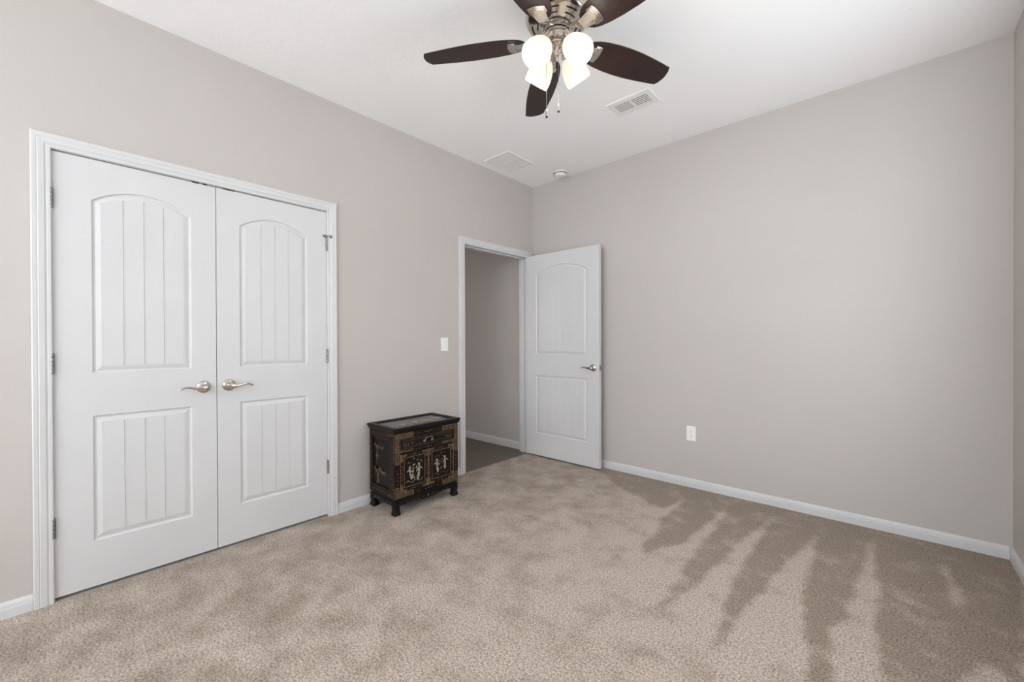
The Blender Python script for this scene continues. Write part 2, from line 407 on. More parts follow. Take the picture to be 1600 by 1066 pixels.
def leaf_mesh(W_, z0, z1, panels, thick, to3, both=False, grooves=3):
    """to3(s, z, depth): depth 0 at the front face growing into the leaf"""
    bm = bmesh.new()
    a = leaf_face(bm, W_, z0, z1, panels, to3, grooves)
    if both: b_ = leaf_face(bm, W_, z0, z1, panels, lambda s, z, d: to3(s, z, thick - d), grooves)
    else:
        b_ = [bm.verts.new(to3(s, z, thick)) for s, z in ((0, z0), (W_, z0), (W_, z1), (0, z1))]; bm.faces.new(b_)
    for i in range(4): j = (i+1) % 4; bm.faces.new((a[i], a[j], b_[j], b_[i]))
    return bm
def lever(parent, P, axis_out, axis_dir):
    """P centre of the rose on the face; axis_out away from the face; axis_dir the way the lever points"""
    P, o_, d_ = Vector(P), Vector(axis_out), Vector(axis_dir); up = Vector((0, 0, 1)); s_ = o_.cross(up)
    mt = Matrix((s_, up, o_)).transposed().to_4x4(); mt.translation = P
    bm = lathe(bmesh.new(), [(.0005, -.001), (.0335, -.001), (.0335, .003), (.0315, .0065), (.026, .0105), (.018, .013), (.014, .0145), (.0125, .020), (.0125, .040), (.0005, .040)], 36, mt)
    h = obj('door_handle', bm, m_nickel, parent, True, label='brushed nickel lever handle')
    bm = bmesh.new()
    path = [(-.017, 0, .043), (-.012, -.001, .045), (0, -.002, .047), (.014, -.003, .047), (.03, -.0035, .047), (.048, -.001, .046), (.066, .0035, .044), (.084, .0045, .042), (.098, .000, .040), (.108, -.006, .038), (.112, -.009, .037)]
    rad = [.004, .0125, .0155, .0135, .0095, .0070, .0058, .0052, .0048, .0040, .0020]
    tube(bm, [P + d_*a + up*b_ + o_*c for a, b_, c in path], rad, 14, .62, up=o_)
    obj('lever', bm, m_nickel, h, True)
    return h
def hinge(parent, x, y, z0, z1, label=None):
    bm = bmesh.new(); n = 5
    for k in range(n):
        a = z0 + (z1 - z0) * k / n; b_ = z0 + (z1 - z0) * (k + 1) / n
        mt = Matrix.Translation((x, y, 0)); lathe(bm, [(.0001, a + .0006), (.0070, a + .0006), (.0076, a + .002), (.0076, b_ - .002), (.0070, b_ - .0006), (.0001, b_ - .0006)], 12, mt)
    mt = Matrix.Translation((x, y, 0)); lathe(bm, [(.0001, z1 - .001), (.005, z1 - .001), (.0058, z1 + .002), (.004, z1 + .005), (.0001, z1 + .0055)], 12, mt)
    return obj('hinge', bm, m_steel, parent, True)

ZB, ZT = .016, 2.0465
def closet_leaf(name, ya, yb, mirror, z_off=0.):
    Wl = yb - ya
    pn = [(.1255, .5065, .231, .829, 0), (.1255, .5065, 1.030, 1.853, .070)]
    if mirror: pn = [(Wl - b_, Wl - a, c, d, e) for a, b_, c, d, e in pn]
    o = struct(obj(name, leaf_mesh(Wl, ZB, ZT, pn, .035, lambda s, z, d: (-.001 - d, ya + s, z)), m_door))
    return o
Y0, YM, Y1 = -3.4325, -2.8134, -2.1935
d1 = closet_leaf('door_1', Y0, YM - .0016, False)
d2 = closet_leaf('door_2', YM + .0016, Y1, True)
lever(d1, (-.001, YM - .062, .930), (1, 0, 0), (0, -1, 0))
lever(d2, (-.001, YM + .058, .931), (1, 0, 0), (0, 1, 0))
for (za, zb) in ((1.785, 1.875), (1.035, 1.125), (.290, .380)):
    hinge(d1, .0060, -3.4340, za, zb)
    hinge(d2, .0060, -2.1920, za, zb)
# hinge pin stop on the upper right hinge
bm = bmesh.new(); st = Vector((.008, -2.192, 1.884))
tube(bm, [st + Vector((-.006, -.0, 0)), st + Vector((.006, 0, 0))], .009, 12)
tube(bm, [st, st + Vector((.004, .020, .0))], .0035, 10)
lathe(bm, [(.0001, 0), (.0085, 0), (.0115, .002), (.0115, .008), (.0085, .011), (.0001, .011)], 14, Matrix.Translation(st + Vector((.004, .018, 0))) @ Matrix.Rotation(-PI/2, 4, 'X'))
tube(bm, [st, st + Vector((.002, -.020, 0))], .003, 10)
lathe(bm, [(.0001, 0), (.006, 0), (.008, .002), (.008, .006), (.0001, .007)], 14, Matrix.Translation(st + Vector((.002, -.018, 0))) @ Matrix.Rotation(PI/2, 4, 'X'))
obj('hinge_stop', bm, m_steel, d2, True, label='small metal stop on the hinge pin')
# dark catch plates seen in the gap over the leaves
for p, (ya, yb) in ((d1, (-2.922, -2.888)), (d1, (-2.874, -2.852)), (d2, (-2.778, -2.722))):
    obj('catch', bx(-.030, .0015, ya, yb, ZT - .0015, ZT + .0048, bev=.001), m_dark, p, label='dark metal ball catch in the gap above the leaf')

# entry door, swung fully open against the back wall
EX0, EX1 = .012, .8695; EW = EX1 - EX0; FY = -.1265
pn = [(.128, .730, .238, .829, 0), (.128, .730, 1.040, 1.850, .075)]
bm = leaf_mesh(EW, ZB, ZT, pn, .035, lambda s, z, d: (EX0 + s, FY + d, z), both=True, grooves=5)
d3 = struct(obj('door_3', bm, m_door))
lever(d3, (EX1 - .060, FY, .930), (0, -1, 0), (-1, 0, 0))
lever(d3, (EX1 - .060, FY + .035, .930), (0, 1, 0), (-1, 0, 0))
bm = bmesh.new(); box(bm, EX1 - .001, EX1 + .0015, FY + .006, FY + .029, .902, .958, .0006); box(bm, EX1 + .001, EX1 + .011, FY + .010, FY + .025, .921, .939, .003)
obj('latch', bm, m_steel, d3, label='steel latch plate with bolt')
for (za, zb) in ((1.785, 1.875), (1.035, 1.125), (.290, .380)): hinge(d3, .006, -.0945, za, zb)

# ------------------------------------------------------------------ light switch, outlet
t = thing('light_switch', 'white rocker light switch on the wall left of the open doorway', 'light switch', (0, -1.196, 1.150))
bm = bmesh.new(); box(bm, 0, .006, -.037, .037, -.0575, .0575, .003)
obj('wall_plate', bm, m_plastic, t)
bm = bmesh.new(); prism(bm, [(-.033, .0055), (-.033, .0085), (0, .0105), (.033, .0065), (.033, .0055)], lambda a, b_, d: (b_, d, a), -.0155, .0155)
obj('rocker', bm, m_plastic, t)
for zz in (-.047, .047):
    bm = bmesh.new(); lathe(bm, [(.0001, .0062), (.003, .0062), (.003, .0072), (.0001, .0074)], 10, Matrix.Translation((0, 0, zz)) @ Matrix.Rotation(PI/2, 4, 'Y'))
    obj('screw', bm, m_plastic, t)
t = thing('wall_outlet', 'white duplex wall outlet low on the wall right of the open door', 'outlet', (1.631, 0, .430))
bm = bmesh.new(); box(bm, -.037, .037, -.006, 0, -.0595, .0595, .003)
obj('wall_plate', bm, m_plastic, t)
for zz in (-.0195, .0195):
    bm = bmesh.new(); pts = []
    for k in range(24):
        a = 2*PI*k/24; pts.append((max(-.0165, min(.0165, .0175*math.cos(a))), zz + max(-.0135, min(.0135, .0175*math.sin(a)))))
    prism(bm, pts, lambda a, b_, d: (a, d, b_), -.0055, -.0085)
    s = obj('socket', bm, m_plastic, t)
    bm = bmesh.new(); box(bm, -.0075, -.0052, -.0090, -.0080, zz - .002, zz + .0065); box(bm, .0052, .0072, -.0090, -.0080, zz - .001, zz + .0060)
    lathe(bm, [(.0001, .0090), (.0024, .0090), (.0024, .0080)], 10, Matrix.Translation((0, 0, zz - .0075)) @ Matrix.Rotation(PI/2, 4, 'X'))
    absorb(s, obj('slot', bm, m_dark))

# ------------------------------------------------------------------ ceiling: supply vent, return panel, smoke detector
t = thing('ceiling_vent', 'white ceiling air vent with two banks of grey louvres beside the fan', 'vent', (1.505, -.757, H))
bm = bmesh.new(); w, h, a, b_ = .155, .098, .116, .058
def flange(bm, w, h, a, b_, t_, e=.006):
    o_ = [(-w, -h), (w, -h), (w, h), (-w, h)]; i_ = [(-a, -b_), (a, -b_), (a, b_), (-a, b_)]
    lv = [[(x, y, 0) for x, y in o_], [(x, y, -t_*.4) for x, y in o_], [(x - math.copysign(e, x), y - math.copysign(e, y), -t_) for x, y in o_], [(x, y, -t_) for x, y in i_], [(x, y, -.0008) for x, y in i_]]
    lv = [[bm.verts.new(p) for p in q] for q in lv]
    for p, q in zip(lv, lv[1:]):
        for k in range(4): bm.faces.new((p[k], p[(k+1) % 4], q[(k+1) % 4], q[k]))
flange(bm, w, h, a, b_, .007); box(bm, -.007, .007, -b_, b_, -.0075, -.0005)
obj('frame', bm, m_plastic, t)
obj('damper', bx(-a, a, -b_, b_, -.0012, -.0004), m_grey, t, label='dark grey opening behind the louvres')
for sx in (-1, 1):
    for k in range(6):
        yy = -b_ + (k + .5) * 2 * b_ / 6; bm = bmesh.new()
        x0_, x1_ = (sx * .0085, sx * (a - .001)); x0_, x1_ = min(x0_, x1_), max(x0_, x1_)
        vs = [bm.verts.new(p) for p in ((x0_, yy - .0032, -.0016), (x1_, yy - .0032, -.0016), (x1_, yy + .0030, -.0040), (x0_, yy + .0030, -.0040), (x0_, yy - .0036, -.0024), (x1_, yy - .0036, -.0024), (x1_, yy + .0026, -.0048), (x0_, yy + .0026, -.0048))]
        for q in ((0, 1, 2, 3), (4, 7, 6, 5), (0, 4, 5, 1), (3, 2, 6, 7), (0, 3, 7, 4), (1, 5, 6, 2)): bm.faces.new([vs[i] for i in q])
        obj('louvre', bm, m_plastic, t)
t = thing('return_vent', 'flat white square return air grille on the ceiling near the corner', 'vent', (.243, -.642, H))
bm = bmesh.new(); flange(bm, .150, .168, .128, .132, .006); box(bm, -.128, .128, -.004, .004, -.0068, -.0005)
obj('frame', bm, m_plastic, t)
bm = bmesh.new(); box(bm, -.128, .128, -.132, .132, -.0022, -.0004)
for sy in (-1, 1):
    for k in range(14):
        yy = sy * (.0085 + k * .0088); box(bm, -.126, .126, yy - .0034, yy + .0034, -.0040, -.0021)
obj('grille', bm, m_plastic, t)
t = thing('smoke_detector', 'small round white smoke detector on the ceiling in the far corner', 'smoke detector', (.446, -.122, H))
bm = lathe(bmesh.new(), [(.0001, 0), (.068, 0), (.068, -.006), (.062, -.009), (.060, -.009)], 40); obj('base', bm, m_plastic, t, True)
bm = lathe(bmesh.new(), [(.050, -.008), (.050, -.014), (.055, -.016), (.057, -.020), (.052, -.030), (.036, -.038), (.018, -.040), (.0001, -.0402)], 40); c_ = obj('cover', bm, m_plastic, t, True)
bm = bmesh.new()
for k in range(12):
    a_ = 2*PI*k/12; mt = Matrix.Rotation(a_, 4, 'Z'); 
    vs = [bm.verts.new(mt @ Vector(p)) for p in ((.0502, -.009, -.0085), (.0502, .009, -.0085), (.0502, .009, -.0138), (.0502, -.009, -.0138))]; bm.faces.new(vs)
absorb(c_, obj('slot', bm, m_grey))

# ------------------------------------------------------------------ ceiling fan
FX, FYc = 1.644, -1.830
fan = thing('ceiling_fan', 'brushed nickel ceiling fan with five dark walnut blades and four lit frosted glass shades', 'ceiling fan', (FX, FYc, H))
zz = lambda z: z - H
bm = lathe(bmesh.new(), [(.0001, 0), (.150, 0), (.154, zz(2.795)), (.154, zz(2.755)), (.150, zz(2.745)), (.1465, zz(2.735)), (.1465, zz(2.715)), (.149, zz(2.705)), (.149, zz(2.690)), (.145, zz(2.680)), (.138, zz(2.672)), (.128, zz(2.667)), (.084, zz(2.655)), (.078, zz(2.650)), (.072, zz(2.650)), (.0001, zz(2.650))], 72)
hs = obj('motor_housing', bm, m_nickel, fan, True)
bm = bmesh.new()
for (rr, dr, cnt, ph) in ((.117, .0032, 8, .2), (.092, .0030, 6, .5)):
    for k in range(cnt):
        a0 = ph + 2*PI*k/cnt; span = 2*PI/cnt*.62; n = 10
        def zc(q): return zz(2.655 + (q - .084) * .012 / .044) - .0012
        for i in range(n):
            t0, t1 = a0 + span*i/n, a0 + span*(i+1)/n
            bm.faces.new([bm.verts.new(p) for p in (((rr-dr)*math.cos(t0), (rr-dr)*math.sin(t0), zc(rr-dr)), ((rr+dr)*math.cos(t0), (rr+dr)*math.sin(t0), zc(rr+dr)), ((rr+dr)*math.cos(t1), (rr+dr)*math.sin(t1), zc(rr+dr)), ((rr-dr)*math.cos(t1), (rr-dr)*math.sin(t1), zc(rr-dr)))])
absorb(hs, obj('cooling_slot', bm, m_dark))
bm = lathe(bmesh.new(), [(.058, zz(2.651)), (.060, zz(2.646)), (.066, zz(2.643)), (.066, zz(2.622)), (.058, zz(2.620)), (.0001, zz(2.620))], 48)
obj('flywheel', bm, m_nickel, fan, True)
bm = lathe(bmesh.new(), [(.052, zz(2.621)), (.0525, zz(2.6165)), (.0635, zz(2.6155)), (.0635, zz(2.6085)), (.0560, zz(2.606)), (.0550, zz(2.584)), (.050, zz(2.579)), (.036, zz(2.577)), (.0345, zz(2.570)), (.026, zz(2.566)), (.020, zz(2.558)), (.0235, zz(2.549)), (.021, zz(2.539)), (.013, zz(2.531)), (.008, zz(2.520)), (.0001, zz(2.517))], 48)
obj('switch_housing', bm, m_nickel, fan, True)
# blades: outline (radius, half widths) in the blade's plane, pitched 12 degrees
BO = [(.150, .018), (.158, .036), (.175, .052), (.205, .064), (.25, .073), (.31, .079), (.38, .081), (.45, .079), (.52, .073), (.58, .066), (.645, .0575)]
ZBL = 2.591
def blade_pt(an, rr, s, off=0.):
    rd = Vector((math.cos(an), math.sin(an), 0)); tg = Vector((-math.sin(an), math.cos(an), 0)); pi_ = math.radians(-12)
    tt = tg * math.cos(pi_) + Vector((0, 0, math.sin(pi_))); nn = rd.cross(tt)
    return rd * rr + tt * s + nn * off + Vector((0, 0, zz(ZBL)))
m_b2 = m_blade
for k in range(5):
    an = math.radians(210.5 + 72 * k)
    pts = [(a, b_) for a, b_ in BO] + [(.657, .036), (.663, .012), (.663, -.012), (.657, -.036)] + [(a, -b_) for a, b_ in reversed(BO)]
    bm = bmesh.new(); mt = Matrix.Rotation(an, 4, 'Z')
    lo = []
    for off, ins in ((0, .0015), (.0015, 0), (.0045, 0), (.006, .0015)):
        ring = []
        for (a, b_) in pts:
            aa = a - ins * (1 if a > .4 else -1) * .5; bb_ = b_ - math.copysign(ins, b_)
            # local frame x radial
            pi_ = math.radians(-12)
            ring.append(bm.verts.new((aa, bb_ * math.cos(pi_) - off * math.sin(pi_), bb_ * math.sin(pi_) + off * math.cos(pi_))))
        lo.append(ring)
    n = len(pts)
    for p, q in zip(lo, lo[1:]):
        for i in range(n): bm.faces.new((p[i], p[(i+1) % n], q[(i+1) % n], q[i]))
    bm.faces.new(lo[0]); bm.faces.new(lo[-1])
    bl = obj('fan_blade', bm, m_blade, fan, loc=(0, 0, zz(ZBL))); bl.rotation_euler = (0, 0, an)
    # bracket: narrow neck leaving the flywheel, widening to a stepped fan-shaped foot under the blade
    bm = bmesh.new(); pi_ = math.radians(-12)
    def station(rr, hw, dz, th, rim, tw):
        pa = pi_ * tw; ring = []
        for s, o_ in ((-1, 0), (-1, -1.0 - rim), (-.80, -1.0 - rim), (-.70, -1.0), (.70, -1.0), (.80, -1.0 - rim), (1, -1.0 - rim), (1, 0)):
            b1 = s * hw; oo = o_ * th
            ring.append(bm.verts.new((rr, b1 * math.cos(pa) - oo * math.sin(pa), dz + b1 * math.sin(pa) + oo * math.cos(pa))))
        return ring
    rings = [station(*q) for q in ((.060, .0100, .034, .005, .4, 0), (.080, .0120, .032, .005, .5, .05), (.100, .0155, .024, .005, .5, .3), (.122, .0200, .011, .004, .6, .65), (.142, .0245, .001, .004, .6, 1), (.165, .0290, -.0005, .004, .6, 1), (.205, .0370, -.0005, .004, .6, 1), (.218, .0395, -.0005, .004, .6, 1))]
    for p, q in zip(rings, rings[1:]):
        for i in range(8): bm.faces.new((p[i], p[(i+1) % 8], q[(i+1) % 8], q[i]))
    bm.faces.new(rings[0]); bm.faces.new(rings[-1])
    def foot(r0, r1, bulge, hw, z_a, z_b):      # stepped, slightly arched end plates
        nn = 10; pa = pi_; c0 = []; c1 = []
        arc = [(r1 + bulge * (1 - (2*i/nn - 1)**2), hw * (1 - 2*i/nn)) for i in range(nn + 1)]
        arc0 = [(r0 + bulge * (1 - (2*i/nn - 1)**2), -hw * (1 - 2*i/nn)) for i in range(nn + 1)]
        pl = arc + arc0
        for zq, lst in ((z_a, c0), (z_b, c1)):
            for (a, b_) in pl: lst.append(bm.verts.new((a, b_*math.cos(pa) - zq*math.sin(pa), b_*math.sin(pa) + zq*math.cos(pa))))
        bm.faces.new(c0); bm.faces.new(c1)
        for i in range(len(pl)): j = (i+1) % len(pl); bm.faces.new((c0[i], c0[j], c1[j], c1[i]))
    foot(.200, .232, .007, .0440, -.0005, -.0038); foot(.198, .224, .007, .0410, -.0030, -.0068); foot(.196, .215, .007, .0375, -.0055, -.0098)
    br = obj('blade_bracket', bm, m_nickel, fan, loc=(0, 0, zz(ZBL)), label='brushed nickel blade bracket'); br.rotation_euler = (0, 0, an)

# light kit
az_c = math.radians(-54.1)
TQ = math.radians(43.4); LS, RR, RN, ZN = .150, .0605, .050, zz(2.565)
for az in (az_c - PI/4, az_c + PI/4, az_c + 3*PI/4, az_c - 3*PI/4):
    rd = Vector((math.cos(az), math.sin(az), 0)); D = math.sin(TQ) * rd + Vector((0, 0, -math.cos(TQ))); sd = Vector((-math.sin(az), math.cos(az), 0))
    N0 = rd * RN + Vector((0, 0, ZN)); mt = Matrix((sd, D.cross(sd), D)).transposed().to_4x4(); mt.translation = N0
    bm = bmesh.new()
    tube(bm, [Vector((0, 0, zz(2.553))) + rd*.012, Vector((0, 0, zz(2.556))) + rd*.028, N0 - D*.004, N0 + D*.006], [.0085, .008, .009, .010], 14, cap=False)
    lathe(bm, [(.0001, .002), (.0125, .002), (.0190, .006), (.0235, .012), (.0245, .026), (.0265, .028), (.0265, .031), (.0225, .031), (.0001, .030)], 28, mt)
    for q in range(3):
        th = 2*PI*q/3; p0 = mt @ Vector((.024*math.cos(th), .024*math.sin(th), .021)); p1 = mt @ Vector((.032*math.cos(th), .032*math.sin(th), .021)); tube(bm, [p0, p1], .0028, 8, up=D)
    obj('lamp_arm', bm, m_nickel, fan, True, label='nickel lamp arm with socket cup')
    pr = [(.0215, .014), (.0225, .028), (.030, .034), (.0405, .046), (.050, .063), (.0570, .084), (.0610, .107), (.0620, .126), (.0608, .142), (.0590, LS)]
    inner = [(a - .003, b_ + .001) for a, b_ in reversed(pr)]; inner[0] = (.0565, LS - .0003)
    bm = lathe(bmesh.new(), pr + inner, 48, mt)
    sh = obj('glass_shade', bm, m_shade, fan, True, label='lit frosted glass bell shade')
    bm = lathe(bmesh.new(), [(.0001, .030), (.012, .032), (.013, .048), (.018, .062), (.0245, .076), (.0265, .090), (.0235, .104), (.014, .114), (.0001, .117)], 24, mt)
    obj('light_bulb', bm, m_bulb, sh, True)
    pl = bpy.data.lights.new('lamp_light', 'POINT'); pl.energy = LAMP_W; pl.color = (1.0, .92, .82); pl.shadow_soft_size = .045
    po = bpy.data.objects.new('lamp_light', pl); COL.objects.link(po); po.parent = fan; po.location = N0 + D * (LS + .012)
# pull chains with pendants
for (lat, dep, z0_, z1_) in ((-.052, -.012, 2.575, 2.262), (.003, -.018, 2.545, 2.284)):
    p = Vector((.742, .670, 0)) * lat + Vector((-.670, .742, 0)) * dep
    bm = bmesh.new(); z = zz(z0_)
    tube(bm, [p + Vector((0, 0, zz(z0_))), p + Vector((0, 0, zz(z1_)))], .0009, 6)
    k = 0
    while z > zz(z1_):
        bmesh.ops.create_icosphere(bm, subdivisions=1, radius=.0016, matrix=Matrix.Translation(p + Vector((0, 0, z)))); z -= .0052
    ch = obj('pull_chain', bm, m_steel, fan, True)
    bm = lathe(bmesh.new(), [(.0001, zz(z1_) + .002), (.003, zz(z1_)), (.0042, zz(z1_) - .006), (.0052, zz(z1_) - .012), (.0046, zz(z1_) - .026), (.0056, zz(z1_) - .030), (.0056, zz(z1_) - .033)], 14, Matrix.Translation(p)); 
    pe = obj('chain_pendant', bm, m_steel, ch, True)
    bm = lathe(bmesh.new(), [(.0056, zz(z1_) - .033), (.0054, zz(z1_) - .0375), (.0001, zz(z1_) - .038)], 14, Matrix.Translation(p))
    obj('pendant_tip', bm, m_dark, pe, True)

# ------------------------------------------------------------------ lacquered chest
CX0, CX1, CY0, CY1 = .035, .358, -1.905, -1.355       # body footprint
ox, oy = (CX0 + CX1) / 2, (CY0 + CY1) / 2
ch = thing('lacquer_chest', 'small black lacquer chest with gold inlay and curved feet against the wall', 'chest', (ox, oy, 0))
hx, hy = (CX1 - CX0) / 2, (CY1 - CY0) / 2
BZ0, BZ1 = .115, .553; BH = BZ1 - BZ0
def fr(uu, vv, d=0.): return (hx + d, -hy + uu * 2 * hy, BZ0 + vv * BH)       # front (+x)
def sd_(uu, vv, d=0.): return (-hx + uu * 2 * hx, -hy - d, BZ0 + vv * BH)      # side (-y)
# carcass with recessed fields (drawer and doors sit in front; the sides have a sunk panel)
bm = bmesh.new()
box(bm, -hx + .012, hx - .012, -hy + .012, hy - .012, BZ0, BZ1)
for (z0_, z1_) in ((BZ0, BZ0 + .050), (BZ1 - .045, BZ1)):
    box(bm, -hx, hx - .012, -hy, -hy + .013, z0_, z1_); box(bm, -hx, hx - .012, hy - .013, hy, z0_, z1_)
for x0_, x1_ in ((-hx, -hx + .035), (hx - .050, hx - .012)):
    box(bm, x0_, x1_, -hy, -hy + .013, BZ0 + .05, BZ1 - .045); box(bm, x0_, x1_, hy - .013, hy, BZ0 + .05, BZ1 - .045)
# front frame
box(bm, hx - .0125, hx, -hy, -hy + .042, BZ0, BZ1); box(bm, hx - .0125, hx, hy - .042, hy, BZ0, BZ1)
box(bm, hx - .0125, hx, -hy + .042, hy - .042, BZ1 - .040, BZ1); box(bm, hx - .0125, hx, -hy + .042, hy - .042, BZ0, BZ0 + .030); box(bm, hx - .0125, hx, -hy + .042, hy - .042, fr(0, .695)[2] - .008, fr(0, .695)[2] + .020)
obj('body', bm, m_brown, ch)
for s_ in (-1, 1):
    bm = bmesh.new(); box(bm, -hx + .036, hx - .051, s_*(hy - .0115) - .001, s_*(hy - .0115) + .001, BZ0 + .051, BZ1 - .046)
    obj('side_panel', bm, m_lacq, ch, label='black side panel painted with gold bamboo' if s_ < 0 else None)
# top: moulded slab with a raised rim round a sunk panel
TZ0, TZ1 = .5525, .592; ov = .012
def slab(bm, loops):
    lv = [[bm.verts.new((sx*(hx + o_), sy*(hy + o_), z)) for sx, sy in ((-1, -1), (1, -1), (1, 1), (-1, 1))] for o_, z in loops]
    for p, q in zip(lv, lv[1:]):
        for k in range(4): bm.faces.new((p[k], p[(k+1) % 4], q[(k+1) % 4], q[k]))
    bm.faces.new(lv[0]); bm.faces.new(lv[-1])
bm = bmesh.new(); slab(bm, [(-.010, TZ0), (.0, TZ0 + .001), (.006, TZ0 + .008), (ov - .001, TZ0 + .020), (ov + .002, TZ0 + .026), (ov + .002, TZ0 + .034), (ov - .001, TZ1), (-.022, TZ1), (-.026, TZ1 - .009)])
top = obj('top', bm, m_lacq, ch)
m_lid = mat('grey_sheen_lacquer', (.05, .048, .045), .25, coat=.2); tint(m_lid, (.035, .033, .031), (.075, .070, .066), 14)  # grey reflection of wall and ceiling painted into the base colour
bm = bmesh.new(); box(bm, -hx + .027, hx - .027, -hy + .027, hy - .027, TZ1 - .011, TZ1 - .0082)
lid = obj('top_panel', bm, m_lid, top, label='sunk panel with painted-in grey sheen and inlaid figures')
TI = TZ1 - .0083
def blob(bm, cx, cy, a, b_, rot=0, h=.0035, n=12, to=None, jag=0.):
    pts = []
    for k in range(n):
        t_ = 2*PI*k/n; q = 1 + jag * random.uniform(-1, 1); x_, y_ = a*q*math.cos(t_), b_*q*math.sin(t_)
        pts.append((cx + x_*math.cos(rot) - y_*math.sin(rot), cy + x_*math.sin(rot) + y_*math.cos(rot)))
    prism(bm, pts, to, 0, h)
tt_ = lambda a, b_, d: (a, b_, TI + d)
bm = bmesh.new()
for (x_, y_, a, b_, ro) in ((.055, -.150, .010, .034, .2), (.040, -.185, .009, .010, 0), (.010, .190, .008, .040, -.25), (-.005, .155, .007, .009, 0), (.030, -.035, .009, .018, .4), (.005, -.030, .008, .012, 0), (.045, -.012, .008, .016, -.3), (.0, .010, .007, .010, 0)):
    blob(bm, x_, y_, a, b_, ro, .004, 10, tt_, .15)
absorb(lid, obj('inlay', bm, m_pearl))
bm = bmesh.new()
for k in range(9):
    blob(bm, .025 + random.uniform(-.022, .022), .035 + k*.011, random.uniform(.006, .014), random.uniform(.007, .012), random.uniform(0, 3), .003, 9, tt_, .25)
for (x_, y_) in ((.03, -.12), (.05, -.11)): blob(bm, x_, y_, .004, .022, .3, .003, 8, tt_, .1)
absorb(lid, obj('inlay', bm, m_gold))

# gold lattice, dots, lines laid on the front
def ringflat(bm, to, cu, cv, R0, R1, n=12, d=.0006):
    a = []; b_ = []
    for k in range(n):
        t_ = 2*PI*k/n; a.append(bm.verts.new(to(cu + R0*math.cos(t_), cv + R0*math.sin(t_), d))); b_.append(bm.verts.new(to(cu + R1*math.cos(t_), cv + R1*math.sin(t_), d)))
    for k in range(n): bm.faces.new((a[k], a[(k+1) % n], b_[(k+1) % n], b_[k]))
def star(bm, to, cu, cv, a, d=.0007, pts=4, inner=.28):
    v = [bm.verts.new(to(cu + (a if k % 2 == 0 else a*inner)*math.cos(PI*k/pts), cv + (a if k % 2 == 0 else a*inner)*math.sin(PI*k/pts), d)) for k in range(2*pts)]
    bm.faces.new(v)
def strip(bm, to, p0, p1, w, d=.0006):
    dx, dy = p1[0]-p0[0], p1[1]-p0[1]; l = math.hypot(dx, dy); nx_, ny_ = -dy/l*w/2, dx/l*w/2
    bm.faces.new([bm.verts.new(to(*q, d)) for q in ((p0[0]+nx_, p0[1]+ny_), (p0[0]-nx_, p0[1]-ny_), (p1[0]-nx_, p1[1]-ny_), (p1[0]+nx_, p1[1]+ny_))])
# metric front coordinates: a = metres from the left edge, b = metres above the body's foot
FW = 2 * hy
fm = lambda a, b_, d: (hx + d, -hy + a, BZ0 + b_)
sm_ = lambda a, b_, d: (-hx + a, -hy - d, BZ0 + b_)
body = bpy.data.objects['body']
def lattice(bm, to, cells, R=.0092):
    for (a, b_) in cells:
        ringflat(bm, to, a, b_, R*.72, R*.90, 8)
P = .0185
bm = bmesh.new(); cells = []
cols = int(FW / P)
def near_corner(a, b_, W_, H_, la, lb): return (min(a, W_ - a) < la and min(b_, H_ - b_) < lb)
for i in range(cols):
    for j in range(int(BH / P)):
        a = (i + .5) * FW / cols; b_ = (j + .5) * BH / int(BH / P)
        on_frame = a < .042 or a > FW - .042 or b_ > BH - .036 or b_ < .030 or (BH*.695 - .006 < b_ < BH*.695 + .018)
        if not on_frame: continue
        ea, eb = min(a, FW - a), b_
        ok = (ea < .042 and (b_ < .07 or b_ > BH*.54)) or (b_ > BH - .036 and ea < .150) or (b_ < .03 and ea < .150) or (BH*.695 - .006 < b_ < BH*.695 + .018 and ea < .150)
        if ok: cells.append((a, b_))
lattice(bm, fm, cells)
absorb(body, obj('inlay', bm, m_gold))
# stars and dots between
bm = bmesh.new()
for b_ in (BH - .018, BH*.695 + .006, .014):
    for k in range(9):
        a = FW/2 + (k - 4) * .026; star(bm, fm, a, b_, .0085 if k == 4 else (.0050 if k % 2 else .0035))
for a in (.021, FW - .021):
    for k in range(6):
        star(bm, fm, a, .075 + k*.024, .0045 if k % 2 else .0065)
for k in range(8): star(bm, sm_, .05 + k*.03, BH - .02, .0045 if k % 2 else .006); star(bm, sm_, .05 + k*.03, .024, .0045 if k % 2 else .006)
for k in range(9): star(bm, sm_, .018, .06 + k*.036, .004); star(bm, sm_, 2*hx - .03, .06 + k*.036, .0045)
absorb(body, obj('inlay', bm, m_pearl))
bm = bmesh.new()
for k in range(int(BH / P)):
    b_ = (k + .5) * BH / int(BH / P)
    if b_ < .08 or b_ > BH*.55: ringflat(bm, sm_, 2*hx - .010, b_, .0055, .0078, 10)
for k in range(4): ringflat(bm, sm_, 2*hx - .028 - k*.0165, .012, .0055, .0078, 10); ringflat(bm, sm_, 2*hx - .028 - k*.0165, BH - .012, .0055, .0078, 10)
for (p0, p1) in (((.036, .051), (2*hx - .051, .051)), ((.036, BH - .046), (2*hx - .051, BH - .046)), ((.036, .051), (.036, BH - .046)), ((2*hx - .051, .051), (2*hx - .051, BH - .046))):
    strip(bm, sm_, p0, p1, .0014)
absorb(body, obj('inlay', bm, m_bronze))
